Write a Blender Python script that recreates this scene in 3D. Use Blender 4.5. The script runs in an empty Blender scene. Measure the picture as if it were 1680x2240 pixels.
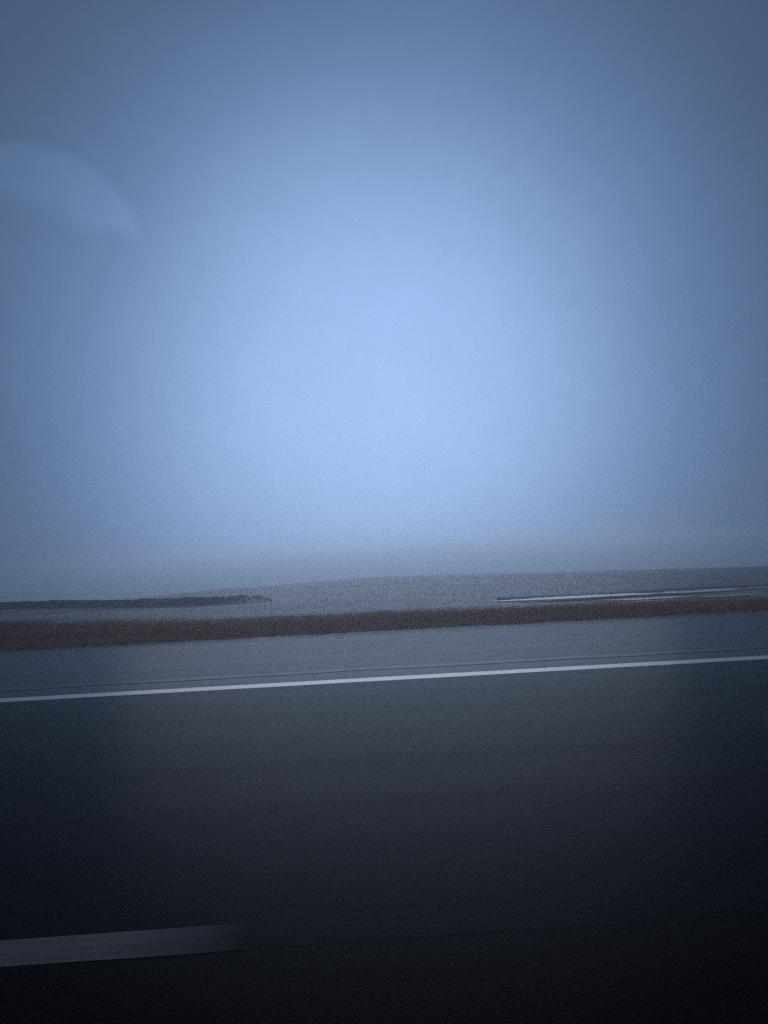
import bpy, math, random
import numpy as np
from mathutils import Vector, Matrix, noise as mnoise

# ------------------------------------------------------------------ camera
sc = bpy.context.scene
F_PX, W_PX, H_PX = 1682.0, 1680.0, 2240.0
CAM_H = 0.95
YAW, PITCH, ROLL = math.radians(2.64), math.radians(3.2), math.radians(2.8)
fwd = Vector((math.sin(YAW)*math.cos(PITCH), math.cos(YAW)*math.cos(PITCH), math.sin(PITCH)))
r0 = Vector((math.cos(YAW), -math.sin(YAW), 0.0))
u0 = r0.cross(fwd)
RIGHT = math.cos(ROLL)*r0 - math.sin(ROLL)*u0
UP = math.sin(ROLL)*r0 + math.cos(ROLL)*u0
cd = bpy.data.cameras.new("camera")
cam = bpy.data.objects.new("camera", cd)
sc.collection.objects.link(cam)
cam.matrix_world = Matrix(((RIGHT.x, UP.x, -fwd.x, 0), (RIGHT.y, UP.y, -fwd.y, 0), (RIGHT.z, UP.z, -fwd.z, CAM_H), (0, 0, 0, 1)))
cd.sensor_width = 36.0
cd.lens = F_PX/H_PX*36.0
cd.clip_start = 0.05
cd.clip_end = 3000
sc.camera = cam

def direction(px, py):
    """world direction of a point of the 1680x2240 photograph (used for the glow of the sky)"""
    return (fwd + RIGHT*((px-W_PX/2)/F_PX) + UP*((H_PX/2-py)/F_PX)).normalized()

# ------------------------------------------------------------------ sky, sun, exposure
glow = direction(838, 855)
az = math.atan2(glow.x, glow.y)
el = math.radians(3.5)
to_sun = Vector((math.sin(az)*math.cos(el), math.cos(az)*math.cos(el), math.sin(el)))
w = bpy.data.worlds.new("World")
sc.world = w
w.use_nodes = True
nt = w.node_tree
nt.nodes.clear()
N = nt.nodes.new
def lk(a, b): nt.links.new(a, b)
def vmath(op, a, b=None):
    n = N("ShaderNodeVectorMath"); n.operation = op
    lk(a, n.inputs[0])
    if b is not None: n.inputs[1].default_value = b
    return n
def fmath(op, a, b=None, clamp=False):
    n = N("ShaderNodeMath"); n.operation = op; n.use_clamp = clamp
    for i, v in enumerate((a, b)):
        if v is None: continue
        if isinstance(v, (int, float)): n.inputs[i].default_value = v
        else: lk(v, n.inputs[i])
    return n.outputs[0]
tc = N("ShaderNodeTexCoord")
nrm = vmath('NORMALIZE', tc.outputs["Generated"])
D = nrm.outputs[0]
ang = fmath('ARCCOSINE', vmath('DOT_PRODUCT', D, tuple(glow)).outputs["Value"])
# gentle large scale unevenness of the fog bank
ns = N("ShaderNodeTexNoise"); ns.inputs["Scale"].default_value = 2.2; ns.inputs["Detail"].default_value = 3
lk(D, ns.inputs["Vector"])
ang = fmath('ADD', ang, fmath('MULTIPLY', fmath('SUBTRACT', ns.outputs["Fac"], 0.5), 0.06))
# sky colour falls off a little sooner to the right of the glow
ang = fmath('ADD', ang, fmath('MULTIPLY', fmath('MAXIMUM', vmath('DOT_PRODUCT', D, tuple(r0)).outputs["Value"], 0.0), 0.03))
ramp = N("ShaderNodeValToRGB")
lk(fmath('DIVIDE', ang, math.pi/2), ramp.inputs[0])
def srgb(r, g, b):
    return tuple(((c/255+0.055)/1.055)**2.4 if c > 10 else c/255/12.92 for c in (r, g, b)) + (1,)
stops = [(0.0, srgb(162, 195, 244)), (8/90, srgb(159, 190, 240)), (15/90, srgb(135, 164, 210)), (22/90, srgb(101, 128, 167)),
         (30/90, srgb(74, 97, 128)), (40/90, srgb(56, 74, 98)), (54/90, srgb(54, 47, 44)), (1.0, srgb(54, 42, 34))]  # unseen overhead sky tinted warm to brown the light on verge and road
cr = ramp.color_ramp
cr.interpolation = 'B_SPLINE'
cr.elements[0].position, cr.elements[0].color = stops[0]
cr.elements[1].position, cr.elements[1].color = stops[-1]
for p, c in stops[1:-1]:
    e = cr.elements.new(p); e.color = c
# hook shaped car window reflection, painted into the sky colour, up to the left
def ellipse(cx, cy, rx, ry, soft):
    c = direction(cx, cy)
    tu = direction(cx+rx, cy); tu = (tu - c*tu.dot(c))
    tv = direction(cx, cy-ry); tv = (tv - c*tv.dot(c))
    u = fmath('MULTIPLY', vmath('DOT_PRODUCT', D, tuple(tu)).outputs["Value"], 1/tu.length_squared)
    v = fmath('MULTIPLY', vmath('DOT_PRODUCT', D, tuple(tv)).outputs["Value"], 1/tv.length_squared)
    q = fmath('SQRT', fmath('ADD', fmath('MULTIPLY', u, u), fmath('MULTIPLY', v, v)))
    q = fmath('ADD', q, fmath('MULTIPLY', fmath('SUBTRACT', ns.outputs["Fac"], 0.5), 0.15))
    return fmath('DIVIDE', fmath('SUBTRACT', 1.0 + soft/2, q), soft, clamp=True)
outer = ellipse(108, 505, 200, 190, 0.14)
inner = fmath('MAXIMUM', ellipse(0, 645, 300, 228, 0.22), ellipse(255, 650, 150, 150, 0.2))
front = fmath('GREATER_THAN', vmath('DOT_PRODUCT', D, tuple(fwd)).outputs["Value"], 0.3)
pane_reflection = fmath('MULTIPLY', fmath('MULTIPLY', outer, fmath('SUBTRACT', 1.0, inner)), front)
brighten = fmath('ADD', fmath('MULTIPLY', pane_reflection, 0.17), 1.0)
sky = N("ShaderNodeTexSky")
sky.sky_type = 'NISHITA'
sky.sun_disc = False
sky.sun_elevation = el
sky.sun_rotation = az
sky.dust_density = 4.0
# daylight above the fog, filtered to a dim blue by it
tint = N("ShaderNodeMix"); tint.data_type = 'RGBA'; tint.blend_type = 'MULTIPLY'; tint.inputs[0].default_value = 1.0
lk(sky.outputs[0], tint.inputs[6]); tint.inputs[7].default_value = (0.003, 0.005, 0.009, 1)
add = N("ShaderNodeMix"); add.data_type = 'RGBA'; add.blend_type = 'ADD'; add.inputs[0].default_value = 1.0
mot = N("ShaderNodeTexNoise"); mot.inputs["Scale"].default_value = 9; mot.inputs["Detail"].default_value = 6; mot.inputs["Roughness"].default_value = 0.7
lk(D, mot.inputs["Vector"])
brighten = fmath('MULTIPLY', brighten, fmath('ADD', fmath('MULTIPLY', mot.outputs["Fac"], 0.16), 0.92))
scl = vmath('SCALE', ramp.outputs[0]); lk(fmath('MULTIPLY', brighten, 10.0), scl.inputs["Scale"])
lk(scl.outputs[0], add.inputs[6]); lk(tint.outputs[2], add.inputs[7])
bg = N("ShaderNodeBackground"); bg.inputs["Strength"].default_value = 0.1
lk(add.outputs[2], bg.inputs["Color"])
wo = N("ShaderNodeOutputWorld"); lk(bg.outputs[0], wo.inputs["Surface"])

sd = bpy.data.lights.new("sun", 'SUN')
sd.energy = 0.16
sd.angle = math.radians(40)
sd.color = (0.90, 0.93, 1.0)
sun = bpy.data.objects.new("sun", sd)
sc.collection.objects.link(sun)
sun.rotation_euler = to_sun.to_track_quat('Z', 'Y').to_euler()

sc.view_settings.view_transform = 'Standard'
sc.view_settings.look = 'None'
sc.view_settings.gamma = 1
sc.view_settings.exposure = 0
sc.cycles.use_denoising = False
sc.cycles.max_bounces = 12
sc.cycles.volume_bounces = 8

# ------------------------------------------------------------------ helpers
rng = np.random.default_rng(7)
random.seed(7)
def link(o, parent=None, **props):
    sc.collection.objects.link(o)
    o.parent = parent
    for k, v in props.items(): o[k] = v
    return o
def mesh_obj(name, verts, faces, mat, parent=None, smooth=False, **props):
    me = bpy.data.meshes.new(name)
    me.from_pydata([tuple(v) for v in verts], [], faces)
    me.materials.append(mat)
    if smooth:
        me.polygons.foreach_set("use_smooth", [True]*len(me.polygons))
    me.update()
    return link(bpy.data.objects.new(name, me), parent, **props)
def tri_mesh(name, V, F, mat, colour=None):
    """V (n,3), F (m,k) numpy"""
    me = bpy.data.meshes.new(name)
    m, k = F.shape
    me.vertices.add(len(V)); me.vertices.foreach_set("co", V.astype(np.float32).ravel())
    me.loops.add(m*k); me.loops.foreach_set("vertex_index", F.astype(np.int32).ravel())
    me.polygons.add(m); me.polygons.foreach_set("loop_start", (np.arange(m)*k).astype(np.int32))
    me.update(calc_edges=True)
    if colour is not None:
        a = me.attributes.new("tint", 'FLOAT', 'POINT')
        a.data.foreach_set("value", colour.astype(np.float32))
    me.materials.append(mat)
    return me

class Mat:
    def __init__(s, name):
        s.m = bpy.data.materials.new(name); s.m.use_nodes = True
        s.t = s.m.node_tree; s.b = s.t.nodes["Principled BSDF"]
        s.tc = s.t.nodes.new("ShaderNodeTexCoord")
    def n(s, kind, **kw):
        n = s.t.nodes.new(kind)
        for k, v in kw.items(): setattr(n, k, v)
        return n
    def l(s, a, b): s.t.links.new(a, b)
    def coords(s, scale):
        mp = s.n("ShaderNodeMapping"); mp.inputs["Scale"].default_value = scale
        s.l(s.tc.outputs["Object"], mp.inputs["Vector"]); return mp.outputs[0]
    def noise(s, scale, sc_=1.0, detail=6.0, rough=0.6, distort=0.0):
        n = s.n("ShaderNodeTexNoise"); n.inputs["Scale"].default_value = sc_
        n.inputs["Detail"].default_value = detail; n.inputs["Roughness"].default_value = rough
        n.inputs["Distortion"].default_value = distort
        s.l(s.coords(scale), n.inputs["Vector"]); return n.outputs["Fac"]
    def ramp(s, fac, stops):
        r = s.n("ShaderNodeValToRGB"); s.l(fac, r.inputs[0])
        e = r.color_ramp.elements
        e[0].position, e[0].color = stops[0][0], (*stops[0][1], 1)
        e[1].position, e[1].color = stops[-1][0], (*stops[-1][1], 1)
        for p, c in stops[1:-1]:
            x = e.new(p); x.color = (*c, 1)
        return r.outputs[0]
    def mix(s, fac, a, b, mode='MIX'):
        m = s.n("ShaderNodeMix", data_type='RGBA', blend_type=mode)
        if isinstance(fac, float): m.inputs[0].default_value = fac
        else: s.l(fac, m.inputs[0])
        for i, v in ((6, a), (7, b)):
            if isinstance(v, tuple): m.inputs[i].default_value = (*v, 1)
            else: s.l(v, m.inputs[i])
        return m.outputs[2]
    def bump(s, h, strength, dist):
        b = s.n("ShaderNodeBump"); b.inputs["Strength"].default_value = strength
        b.inputs["Distance"].default_value = dist
        s.l(h, b.inputs["Height"]); s.l(b.outputs[0], s.b.inputs["Normal"])
    def math(s, op, a, b=None, clamp=False):
        n = s.n("ShaderNodeMath", operation=op, use_clamp=clamp)
        for i, v in enumerate((a, b)):
            if v is None: continue
            if isinstance(v, (int, float)): n.inputs[i].default_value = v
            else: s.l(v, n.inputs[i])
        return n.outputs[0]

def asphalt(name, dark, light, rough, ior, track_amp):
    a = Mat(name)
    grain = a.noise((1, 1, 1), 130, 2.0, 0.7)
    patch = a.noise((0.12, 0.8, 1), 1.0, 5, 0.55)
    tracks = a.noise((0.015, 2.6, 1), 1.0, 4, 0.6)
    col = a.ramp(grain, [(0.30, dark), (0.70, light)])
    col = a.mix(track_amp, col, a.ramp(tracks, [(0.32, (0.25, 0.25, 0.27)), (0.65, (1.0, 1.0, 1.0))]), 'MULTIPLY')
    col = a.mix(0.5, col, a.ramp(patch, [(0.35, (0.55, 0.55, 0.56)), (0.65, (1.0, 0.98, 0.98))]), 'MULTIPLY')
    a.l(col, a.b.inputs["Base Color"])
    rr = a.math('ADD', a.math('MULTIPLY', tracks, 0.12), rough)
    a.l(rr, a.b.inputs["Roughness"])
    a.b.inputs["IOR"].default_value = ior
    a.bump(grain, 0.35, 0.002)
    return a.m
M_road = asphalt("road asphalt", (0.012, 0.0065, 0.007), (0.030, 0.017, 0.017), 0.24, 1.068, 0.45)
M_shoulder = asphalt("shoulder asphalt", (0.05, 0.057, 0.066), (0.105, 0.115, 0.13), 0.28, 1.165, 0.75)

def paint(name, col, wear_lo, wear_hi, under, rough, ior):
    p = Mat(name)
    wear = p.noise((0.25, 6, 1), 3.0, 8, 0.75)
    speck = p.noise((1, 1, 1), 90, 3, 0.7)
    wa = p.n("ShaderNodeAttribute", attribute_name="wear")
    f = p.math('MULTIPLY', p.math('SUBTRACT', p.math('ADD', p.math('MULTIPLY', wear, 0.7), p.math('MULTIPLY', speck, 0.3)), wear_lo), 1/(wear_hi-wear_lo), True)
    f = p.math('MULTIPLY', f, p.math('SUBTRACT', 1.0, wa.outputs["Fac"]))
    p.l(p.mix(f, under, col), p.b.inputs["Base Color"])
    p.b.inputs["Roughness"].default_value = rough
    p.l(p.math('ADD', p.math('MULTIPLY', p.math('SUBTRACT', 1.0, wa.outputs["Fac"]), ior-1.068), 1.068), p.b.inputs["IOR"])
    p.bump(speck, 0.25, 0.002)
    return p.m
M_paint = paint("fresh line paint", (1.0, 0.93, 0.79), 0.30, 0.42, (0.22, 0.21, 0.20), 0.30, 1.8)
M_paint.node_tree.nodes["Principled BSDF"].inputs["Metallic"].default_value = 0.5      # glass beads in the paint
M_dash = paint("worn line paint", (0.33, 0.35, 0.36), 0.30, 0.50, (0.017, 0.014, 0.015), 0.30, 1.16)
M_ghost = paint("dash smear paint", (0.025, 0.024, 0.025), 0.30, 0.60, (0.017, 0.014, 0.015), 0.29, 1.068)
M_seam = paint("seam sealant", (0.055, 0.060, 0.070), 0.42, 0.62, (0.062, 0.068, 0.078), 0.30, 1.16)

# field: frosted bare soil and stubble in long strips that follow the road
g = Mat("winter field soil")
n1 = g.noise((0.05, 0.55, 1), 1.0, 6, 0.6)
n2 = g.noise((1, 3, 1), 2.5, 8, 0.7)
soil = g.ramp(n2, [(0.3, (0.075, 0.058, 0.046)), (0.7, (0.19, 0.155, 0.13))])
frost = g.ramp(n1, [(0.36, (0, 0, 0)), (0.66, (1, 1, 1))])
fr = g.math('MULTIPLY', frost, 0.75)
va = g.n("ShaderNodeAttribute", attribute_name="verge")
g.l(g.mix(va.outputs["Fac"], g.mix(fr, soil, (0.70, 0.68, 0.69)), (0.30, 0.17, 0.06)), g.b.inputs["Base Color"])
g.b.inputs["Roughness"].default_value = 0.42
g.b.inputs["IOR"].default_value = 1.45
g.bump(n2, 0.4, 0.03)
M_field = g.m

def blade_mat(name, lo, mid, hi, spec=0.05, thin=0.5):
    b = Mat(name)
    at = b.n("ShaderNodeAttribute", attribute_name="tint")
    b.l(b.ramp(at.outputs["Fac"], [(0.0, lo), (0.5, mid), (1.0, hi)]), b.b.inputs["Base Color"])
    b.b.inputs["Roughness"].default_value = 0.8
    b.b.inputs["Specular IOR Level"].default_value = spec
    tr = b.n("ShaderNodeBsdfTranslucent"); mx = b.n("ShaderNodeMixShader"); mx.inputs[0].default_value = thin    # thin dry blades let light through
    src = b.b.inputs["Base Color"].links[0].from_socket
    b.l(src, tr.inputs["Color"]); b.l(b.b.outputs[0], mx.inputs[1]); b.l(tr.outputs[0], mx.inputs[2])
    b.l(mx.outputs[0], b.t.nodes["Material Output"].inputs["Surface"])
    return b.m
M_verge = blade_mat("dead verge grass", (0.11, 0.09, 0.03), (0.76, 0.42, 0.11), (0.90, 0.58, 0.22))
M_stub = blade_mat("pale stubble", (0.35, 0.32, 0.29), (0.60, 0.55, 0.51), (0.80, 0.76, 0.73), 0.5)
M_leaf = blade_mat("dark hedge leaves", (0.006, 0.009, 0.009), (0.014, 0.020, 0.018), (0.035, 0.042, 0.036), 0.05, 0.15)
s_ = Mat("hedge stems"); s_.b.inputs["Base Color"].default_value = (0.02, 0.017, 0.014, 1); s_.b.inputs["Roughness"].default_value = 0.9
M_stem = s_.m
wt = Mat("frozen melt water")
wt.b.inputs["Base Color"].default_value = (0.82, 0.83, 0.85, 1)
wt.b.inputs["Roughness"].default_value = 0.16
wt.b.inputs["IOR"].default_value = 1.33
wt.bump(wt.noise((1, 2, 1), 6, 3), 0.04, 0.02)
M_water = wt.m
mud = Mat("wet mud")
mud.l(mud.ramp(mud.noise((1, 2, 1), 4, 6), [(0.3, (0.012, 0.010, 0.009)), (0.7, (0.035, 0.029, 0.025))]), mud.b.inputs["Base Color"])
mud.b.inputs["Roughness"].default_value = 0.8
M_mud = mud.m

# ------------------------------------------------------------------ ground, road
SH = 9.75      # far edge of the paved shoulder
def smooth(a, b, x):
    t = np.clip((x-a)/(b-a), 0, 1); return t*t*(3-2*t)
DITCH_X0, DITCH_X1, DITCH_Y = 2.6, 11.0, 14.75
def ditch(x, y):
    run = smooth(DITCH_X0, DITCH_X0+1.0, x)*(1-smooth(DITCH_X1-1.0, DITCH_X1, x))
    return -0.22*run*np.exp(-((y-DITCH_Y-0.03*(x-5))/0.30)**2)
def height(x, y):
    x = np.asarray(x, float); y = np.asarray(y, float)
    far = smooth(SH+0.1, SH+1.2, y) + smooth(SH+0.1-4.0, SH+1.2-4.0, -y)
    h = 0.035*np.sin(x*0.31+1.3)*np.sin(y*0.9+x*0.05) + 0.025*np.sin(x*0.83+y*0.35+2) + 0.05*np.sin(x*0.045+0.6)*smooth(12, 20, y)
    crest = 21.0 + 10*smooth(-10, 1, x) - 10*smooth(2, 13, x)            # behind this the field drops away into the fog
    drop = np.clip(y-crest, 0, 75)
    fall = -0.10*(drop - 6*(1-np.exp(-drop/6)))
    return -0.045 + far*(h + 0.03) + ditch(x, y) + fall
def edges(dense, lo, hi):
    e = list(dense)
    s, a = dense[1]-dense[0], dense[-1]
    while a < hi: s *= 1.18; a += s; e.append(min(a, hi))
    s, a = dense[1]-dense[0], dense[0]
    pre = []
    while a > lo: s *= 1.18; a -= s; pre.append(max(a, lo))
    return np.array(pre[::-1]+e)
gx = edges(np.arange(-26, 30, 0.25), -600, 600)
gy = edges(np.arange(9.6, 30, 0.10), -600, 600)
X, Y = np.meshgrid(gx, gy)
V = np.stack([X.ravel(), Y.ravel(), height(X, Y).ravel()], 1)
nx = len(gx)
i, j = np.meshgrid(np.arange(nx-1), np.arange(len(gy)-1))
b0 = (j*nx+i).ravel()
me_ground = tri_mesh("ground", V, np.stack([b0, b0+1, b0+nx+1, b0+nx], 1), M_field)

def slab(name, x0, x1, y0, y1, ztop, th, mat, wobble=0.0, step=2.0, **props):
    """a long strip with a real thickness; its far edge can be a little uneven"""
    n = max(2, int((x1-x0)/step))
    v, f = [], []
    for k in range(n+1):
        x = x0+(x1-x0)*k/n
        d = wobble*mnoise.noise(Vector((x*1.7, 3.1, y1))) if wobble else 0
        v += [(x, y0, ztop), (x, y1+d, ztop), (x, y1+d+0.01, ztop-th), (x, y0, ztop-th)]
    for k in range(n):
        a, b = 4*k, 4*k+4
        f += [(a, b, b+1, a+1), (a+1, b+1, b+2, a+2), (a+3, a, b, b+3)] if False else [(a, b, b+1, a+1), (a+1, b+1, b+2, a+2), (b+3, b, a, a+3)]
    f += [(0, 1, 2, 3), (4*n+3, 4*n+2, 4*n+1, 4*n)]
    return mesh_obj(name, v, f, mat, **props)
def mark(name, x0, x1, y0, y1, z, mat, fade=0.0, step=0.1, wobble=0.0):
    """painted mark: a sheet a few mm above the asphalt; "wear" runs to 1 where its end is scrubbed off"""
    n = max(1, int((x1-x0)/step)); v, f, t = [], [], []
    for k in range(n+1):
        x = x0+(x1-x0)*k/n
        w_ = max(0.0, 1-(x1-x)/fade, 1-(x-x0)/fade) if fade else 0.0
        d = [wobble*mnoise.noise(Vector((x*2.3, q, z))) for q in (1.5, 7.5)]
        v += [(x, y0+d[0], z), (x, y1+d[1], z)]; t += [w_, w_]
    for k in range(n): f.append((2*k, 2*k+2, 2*k+3, 2*k+1))
    o = mesh_obj(name, v, f, mat, kind="structure")
    a = o.data.attributes.new("wear", 'FLOAT', 'POINT'); a.data.foreach_set("value", t)
    return o
EDGE = 6.03
slab("road", -400, 400, -2.2, EDGE+0.05, 0.0, 0.20, M_road, kind="structure")
slab("road_shoulder", -60, 60, EDGE+0.05, SH, -0.002, 0.20, M_shoulder, 0.12, 0.12, kind="structure")
slab("road_shoulder", -400, 400, -5.2, -2.2, -0.002, 0.20, M_shoulder, kind="structure")
mark("edge_line", -400, 400, EDGE-0.14, EDGE+0.035, 0.001, M_paint, 0, 0.5, 0.006)
mark("edge_line", -400, 400, -2.1, -1.9, 0.001, M_paint, 0, 0.5, 0.006)
LANE = 2.03
for k in range(-6, 7):
    xe = -0.30 + k*12.0
    mark("lane_line", xe-4.0, xe, LANE-0.07, LANE+0.07, 0.0008, M_dash, 0.35, 0.05, 0.004)
    mark("lane_line_smear", xe-0.3, xe+7.96, LANE-0.075, LANE+0.075, 0.0004, M_ghost, 0.5, 0.1, 0.006)  # pale strip added to imitate the smear of the passing dash
# dark sealed seam in the shoulder, beside the white line
mark("road_seam", -60, 60, EDGE+0.44, EDGE+0.60, 0.0003, M_seam, 0, 0.3, 0.06)

# ------------------------------------------------------------------ grass laid over by the wind, mostly along the road
PUDDLES = [(4.1, 14.0, 1.6, 0.27, 1.3), (5.2, 13.25, 0.9, 0.22, 2.9, -0.03), (6.6, 14.0, 0.9, 0.32, 4.1), (4.9, 12.75, 0.45, 0.09, 5.7),
           (6.3, 12.7, 0.55, 0.12, 7.3), (6.0, 13.75, 0.5, 0.12, 8.8), (8.1, 13.9, 0.9, 0.2, 9.4), (3.6, 13.65, 0.5, 0.07, 11.2)]
def dry(x, y):
    m = np.ones_like(x)
    for p_ in PUDDLES: m *= (((x-p_[0])/(p_[2]*1.15))**2 + ((y-p_[1])/(p_[3]*1.25+0.03))**2) > 1
    return m
def grass(n, xr, yr, dens, hlo, hhi, width, lean, mat, name, tint_fn, **props):
    x = rng.uniform(*xr, n); y = yr[0] + (yr[1]-yr[0])*rng.random(n)
    keep = rng.random(n) < dens(x, y)*dry(x, y)
    x, y = x[keep], y[keep]; n = len(x)
    z = height(x, y) - 0.005
    L = rng.uniform(hlo, hhi, n)
    a = rng.normal(0, 0.35, n) + (rng.random(n) < 0.25)*math.pi
    ln = lean*rng.uniform(0.5, 1.15, n)
    dx, dy = np.cos(a), np.sin(a)
    wx, wy = -dy*width/2, dx*width/2
    p0 = np.stack([x, y, z], 1)
    mid = p0 + np.stack([dx*L*0.45*np.sin(ln*0.6), dy*L*0.45*np.sin(ln*0.6), L*0.5*np.cos(ln*0.6)], 1)
    tip = p0 + np.stack([dx*L*np.sin(ln), dy*L*np.sin(ln), np.maximum(L*0.85*np.cos(ln), 0.01)], 1)
    wv = np.stack([wx, wy, np.full(n, width*0.25)], 1)
    V = np.concatenate([p0-wv, p0+wv, mid+wv*0.8, mid-wv*0.8, tip], 0)
    i = np.arange(n)
    F = np.concatenate([np.stack([i, i+n, i+2*n], 1), np.stack([i, i+2*n, i+3*n], 1), np.stack([i+3*n, i+2*n, i+4*n], 1)], 0)
    t = np.clip(tint_fn(x, y) + rng.normal(0, 0.13, n), 0, 1)
    me = tri_mesh(name, V, F, mat, np.tile(t, 5))
    return link(bpy.data.objects.new(name, me), **props)
def fb(x, y, s=1.0):
    return (np.sin(x*0.9*s+1.7*np.sin(y*1.3*s+0.5))+np.sin(x*0.37*s-y*0.8*s+2)+np.sin(x*1.9*s+y*2.7*s+0.7*np.sin(x*0.5)))/3
def verge_back(x):     # where the verge gives way to the field
    return 12.7 - 0.27*np.clip(x, -8, 4) + 0.15*np.sin(x*0.5+0.4) + 0.10*np.sin(x*1.7+1) + 0.07*np.sin(x*4.1)
def verge_d(x, y):
    e = verge_back(x)
    d = (1 - smooth(e-0.6, e+0.25, y + 0.3*fb(x, y, 1.5)))*(0.78+0.22*np.sign(fb(x*1.3, y*3, 2.0)))
    gap = smooth(3.6, 5.6, x)*np.exp(-((y-12.2-0.25*np.sin(x))/0.45)**2)      # bare frosted patches on the right
    d *= 1 - 0.85*gap
    return np.clip(d, 0, 1)
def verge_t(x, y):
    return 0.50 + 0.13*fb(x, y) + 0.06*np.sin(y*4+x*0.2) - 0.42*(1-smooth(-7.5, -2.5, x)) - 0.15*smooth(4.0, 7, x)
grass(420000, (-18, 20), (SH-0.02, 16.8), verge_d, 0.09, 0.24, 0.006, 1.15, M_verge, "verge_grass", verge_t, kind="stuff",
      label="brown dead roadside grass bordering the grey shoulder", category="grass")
def field_d(x, y):
    e = verge_back(x)
    return smooth(e-0.4, e+0.6, y)*np.clip(0.55+0.45*fb(x, y*2, 0.5), 0.1, 1)*(1-0.7*smooth(18, 40, y))
grass(110000, (-30, 34), (13.5, 45), field_d, 0.04, 0.12, 0.008, 1.3, M_stub, "field_stubble", lambda x, y: 0.5+0.30*fb(x*0.5, y*2.2, 0.6)+0.12*np.sin(y*5+x*0.1), kind="stuff",
      label="pale flattened stubble on the misty field", category="stubble")

va_ = me_ground.attributes.new("verge", 'FLOAT', 'POINT')
va_.data.foreach_set("value", (verge_d(X.ravel(), Y.ravel())*(Y.ravel() > 0)).astype(np.float32))
me_ground.polygons.foreach_set("use_smooth", [True]*len(me_ground.polygons))
link(bpy.data.objects.new("ground", me_ground), kind="structure")

# ------------------------------------------------------------------ low hedges: stems and leaves
def hedge(pts, hgt, wid, n_leaf, taper, label):
    root = bpy.data.objects.new("hedge", None)
    p0 = pts[0]; base = Vector((p0[0], p0[1], float(height(p0[0], p0[1]))))
    link(root, label=label, category="hedge")
    root.location = base
    P = np.array(pts, float); seg = np.linalg.norm(np.diff(P, axis=0), axis=1); cum = np.concatenate([[0], np.cumsum(seg)])
    def along(s):
        s = s*cum[-1]
        return np.interp(s, cum, P[:, 0]), np.interp(s, cum, P[:, 1])
    s = rng.random(n_leaf)
    s = np.where(rng.random(n_leaf) < smooth(0.80, 1.0, s)*0.93, rng.random(n_leaf)*0.8, s)          # the growth thins out towards its end
    x, y = along(s)
    prof = np.minimum(1, np.minimum((1-s)*cum[-1]/taper[1], s*cum[-1]/taper[0] + 0.05))**0.6*(0.95+0.03*np.sin(s*cum[-1]*2.1)+0.03*np.sin(s*cum[-1]*5.3+1)+0.07*np.sin(s*cum[-1]*13+2)*np.sin(s*cum[-1]*3.1))
    th = rng.uniform(0, math.pi, n_leaf); rr = np.sqrt(rng.uniform(0.15, 1, n_leaf))
    y = y + wid/2*np.cos(th)*rr*prof
    z = height(x, y) + 0.01 + hgt*np.sin(th)*rr*prof
    L = rng.uniform(0.03, 0.06, n_leaf); a = rng.normal(0, 0.6, n_leaf); tl = rng.normal(0, 0.6, n_leaf)
    d = np.stack([np.cos(a)*np.cos(tl), np.sin(a)*np.cos(tl), np.sin(tl)], 1)*L[:, None]
    q = rng.normal(0, 1, (n_leaf, 3)); q /= np.linalg.norm(q, axis=1)[:, None]; q *= (L*0.22)[:, None]
    c = np.stack([x-base.x, y-base.y, z-base.z], 1)
    V = np.concatenate([c-d/2, c+q, c+d/2, c-q], 0); i = np.arange(n_leaf)
    F = np.stack([i, i+n_leaf, i+2*n_leaf, i+3*n_leaf], 1)
    t = np.clip(rng.normal(0.45, 0.2, n_leaf), 0, 1)
    link(bpy.data.objects.new("foliage", tri_mesh("foliage", V, F, M_leaf, np.tile(t, 4))), root)
    ns_ = 22
    for k in range(ns_):
        sx, sy = along((k+0.5)/ns_)
        e = min(1, (1-(k+.5)/ns_)*cum[-1]/taper[1], (k+.5)/ns_*cum[-1]/taper[0]+0.05)**0.6
        zb = float(height(sx, sy))-0.02
        tx, ty, tz = sx+random.uniform(-.08, .08), sy+random.uniform(-.04, .04), zb+hgt*e*random.uniform(0.7, 0.95)
        v = []
        for (cx, cy, cz, rr_) in ((sx, sy, zb, .009), ((sx+tx)/2+.01, (sy+ty)/2, (zb+tz)/2, .006), (tx, ty, tz, .003)):
            v += [(cx+rr_*math.cos(q_*math.pi/3)-base.x, cy+rr_*math.sin(q_*math.pi/3)-base.y, cz-base.z) for q_ in range(6)]
        f = [(6*m+q_, 6*m+(q_+1) % 6, 6*m+6+(q_+1) % 6, 6*m+6+q_) for m in (0, 1) for q_ in range(6)] + [(12, 13, 14, 15, 16, 17)]
        mesh_obj("stem", v, f, M_stem, root)
    return root
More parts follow.
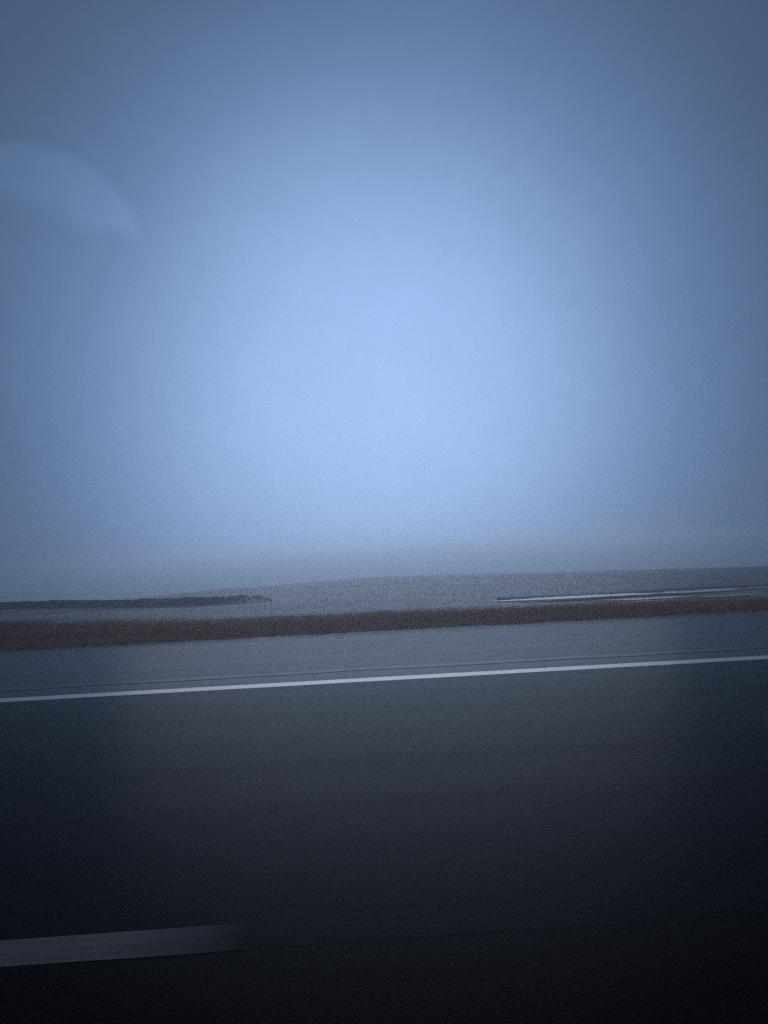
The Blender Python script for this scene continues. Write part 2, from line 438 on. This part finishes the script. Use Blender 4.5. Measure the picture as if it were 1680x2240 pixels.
hedge([(-16.5, 22.3), (-9.8, 20.3), (-1.9, 18.2)], 0.175, 0.45, 80000, (1.5, 0.35), "long low dark hedge on the misty field, ending in mid-picture")
hedge([(2.75, 14.55), (5.0, 14.65), (7.5, 14.75)], 0.11, 0.22, 22000, (2.0, 2.5), "thin low dark hedge above the pale puddles behind the verge at right")

# ------------------------------------------------------------------ puddles of melt water
def puddle(cx, cy, rx, ry, seed, rot=0.0):
    n = 56; z = max(float(height(cx+dx*rx*0.8, cy)) for dx in (-1, -.5, 0, .5, 1)) + 0.012
    ring = []
    for k in range(n):
        a = 2*math.pi*k/n
        r = 1+0.45*mnoise.noise(Vector((math.cos(a)*1.5+seed, math.sin(a)*1.5, seed*0.7)))+0.25*mnoise.noise(Vector((math.cos(a)*5+seed, math.sin(a)*5, 2)))
        px, py = rx*r*math.cos(a), ry*r*math.sin(a)
        ring.append((cx+px*math.cos(rot)-py*math.sin(rot), cy+px*math.sin(rot)+py*math.cos(rot)))
    v = [(x, y, z) for x, y in ring] + [(cx+(x-cx)*1.02, cy+(y-cy)*1.05, z-0.14) for x, y in ring]
    f = [tuple(range(n))] + [(k, n+k, n+(k+1) % n, (k+1) % n) for k in range(n)]
    return mesh_obj("puddle", v, f, M_water, kind="structure")
for p_ in PUDDLES: puddle(*p_)

# ------------------------------------------------------------------ fog
hz = bpy.data.materials.new("fog")
hz.use_nodes = True
ht = hz.node_tree; ht.nodes.clear()
pv = ht.nodes.new("ShaderNodeVolumePrincipled")
pv.inputs["Color"].default_value = (0.90, 0.96, 1.0, 1)
pv.inputs["Density"].default_value = 0.021
pv.inputs["Anisotropy"].default_value = 0.88
ho = ht.nodes.new("ShaderNodeOutputMaterial")
ht.links.new(pv.outputs[0], ho.inputs["Volume"])
R_, Z0, Z1 = 620, -9.0, 1.8
v = [(sx*R_, sy*R_, z) for z in (Z0, Z1) for sx, sy in ((-1, -1), (1, -1), (1, 1), (-1, 1))]
f = [(0, 3, 2, 1), (4, 5, 6, 7), (0, 1, 5, 4), (1, 2, 6, 5), (2, 3, 7, 6), (3, 0, 4, 7)]
mesh_obj("haze", v, f, hz, kind="stuff")
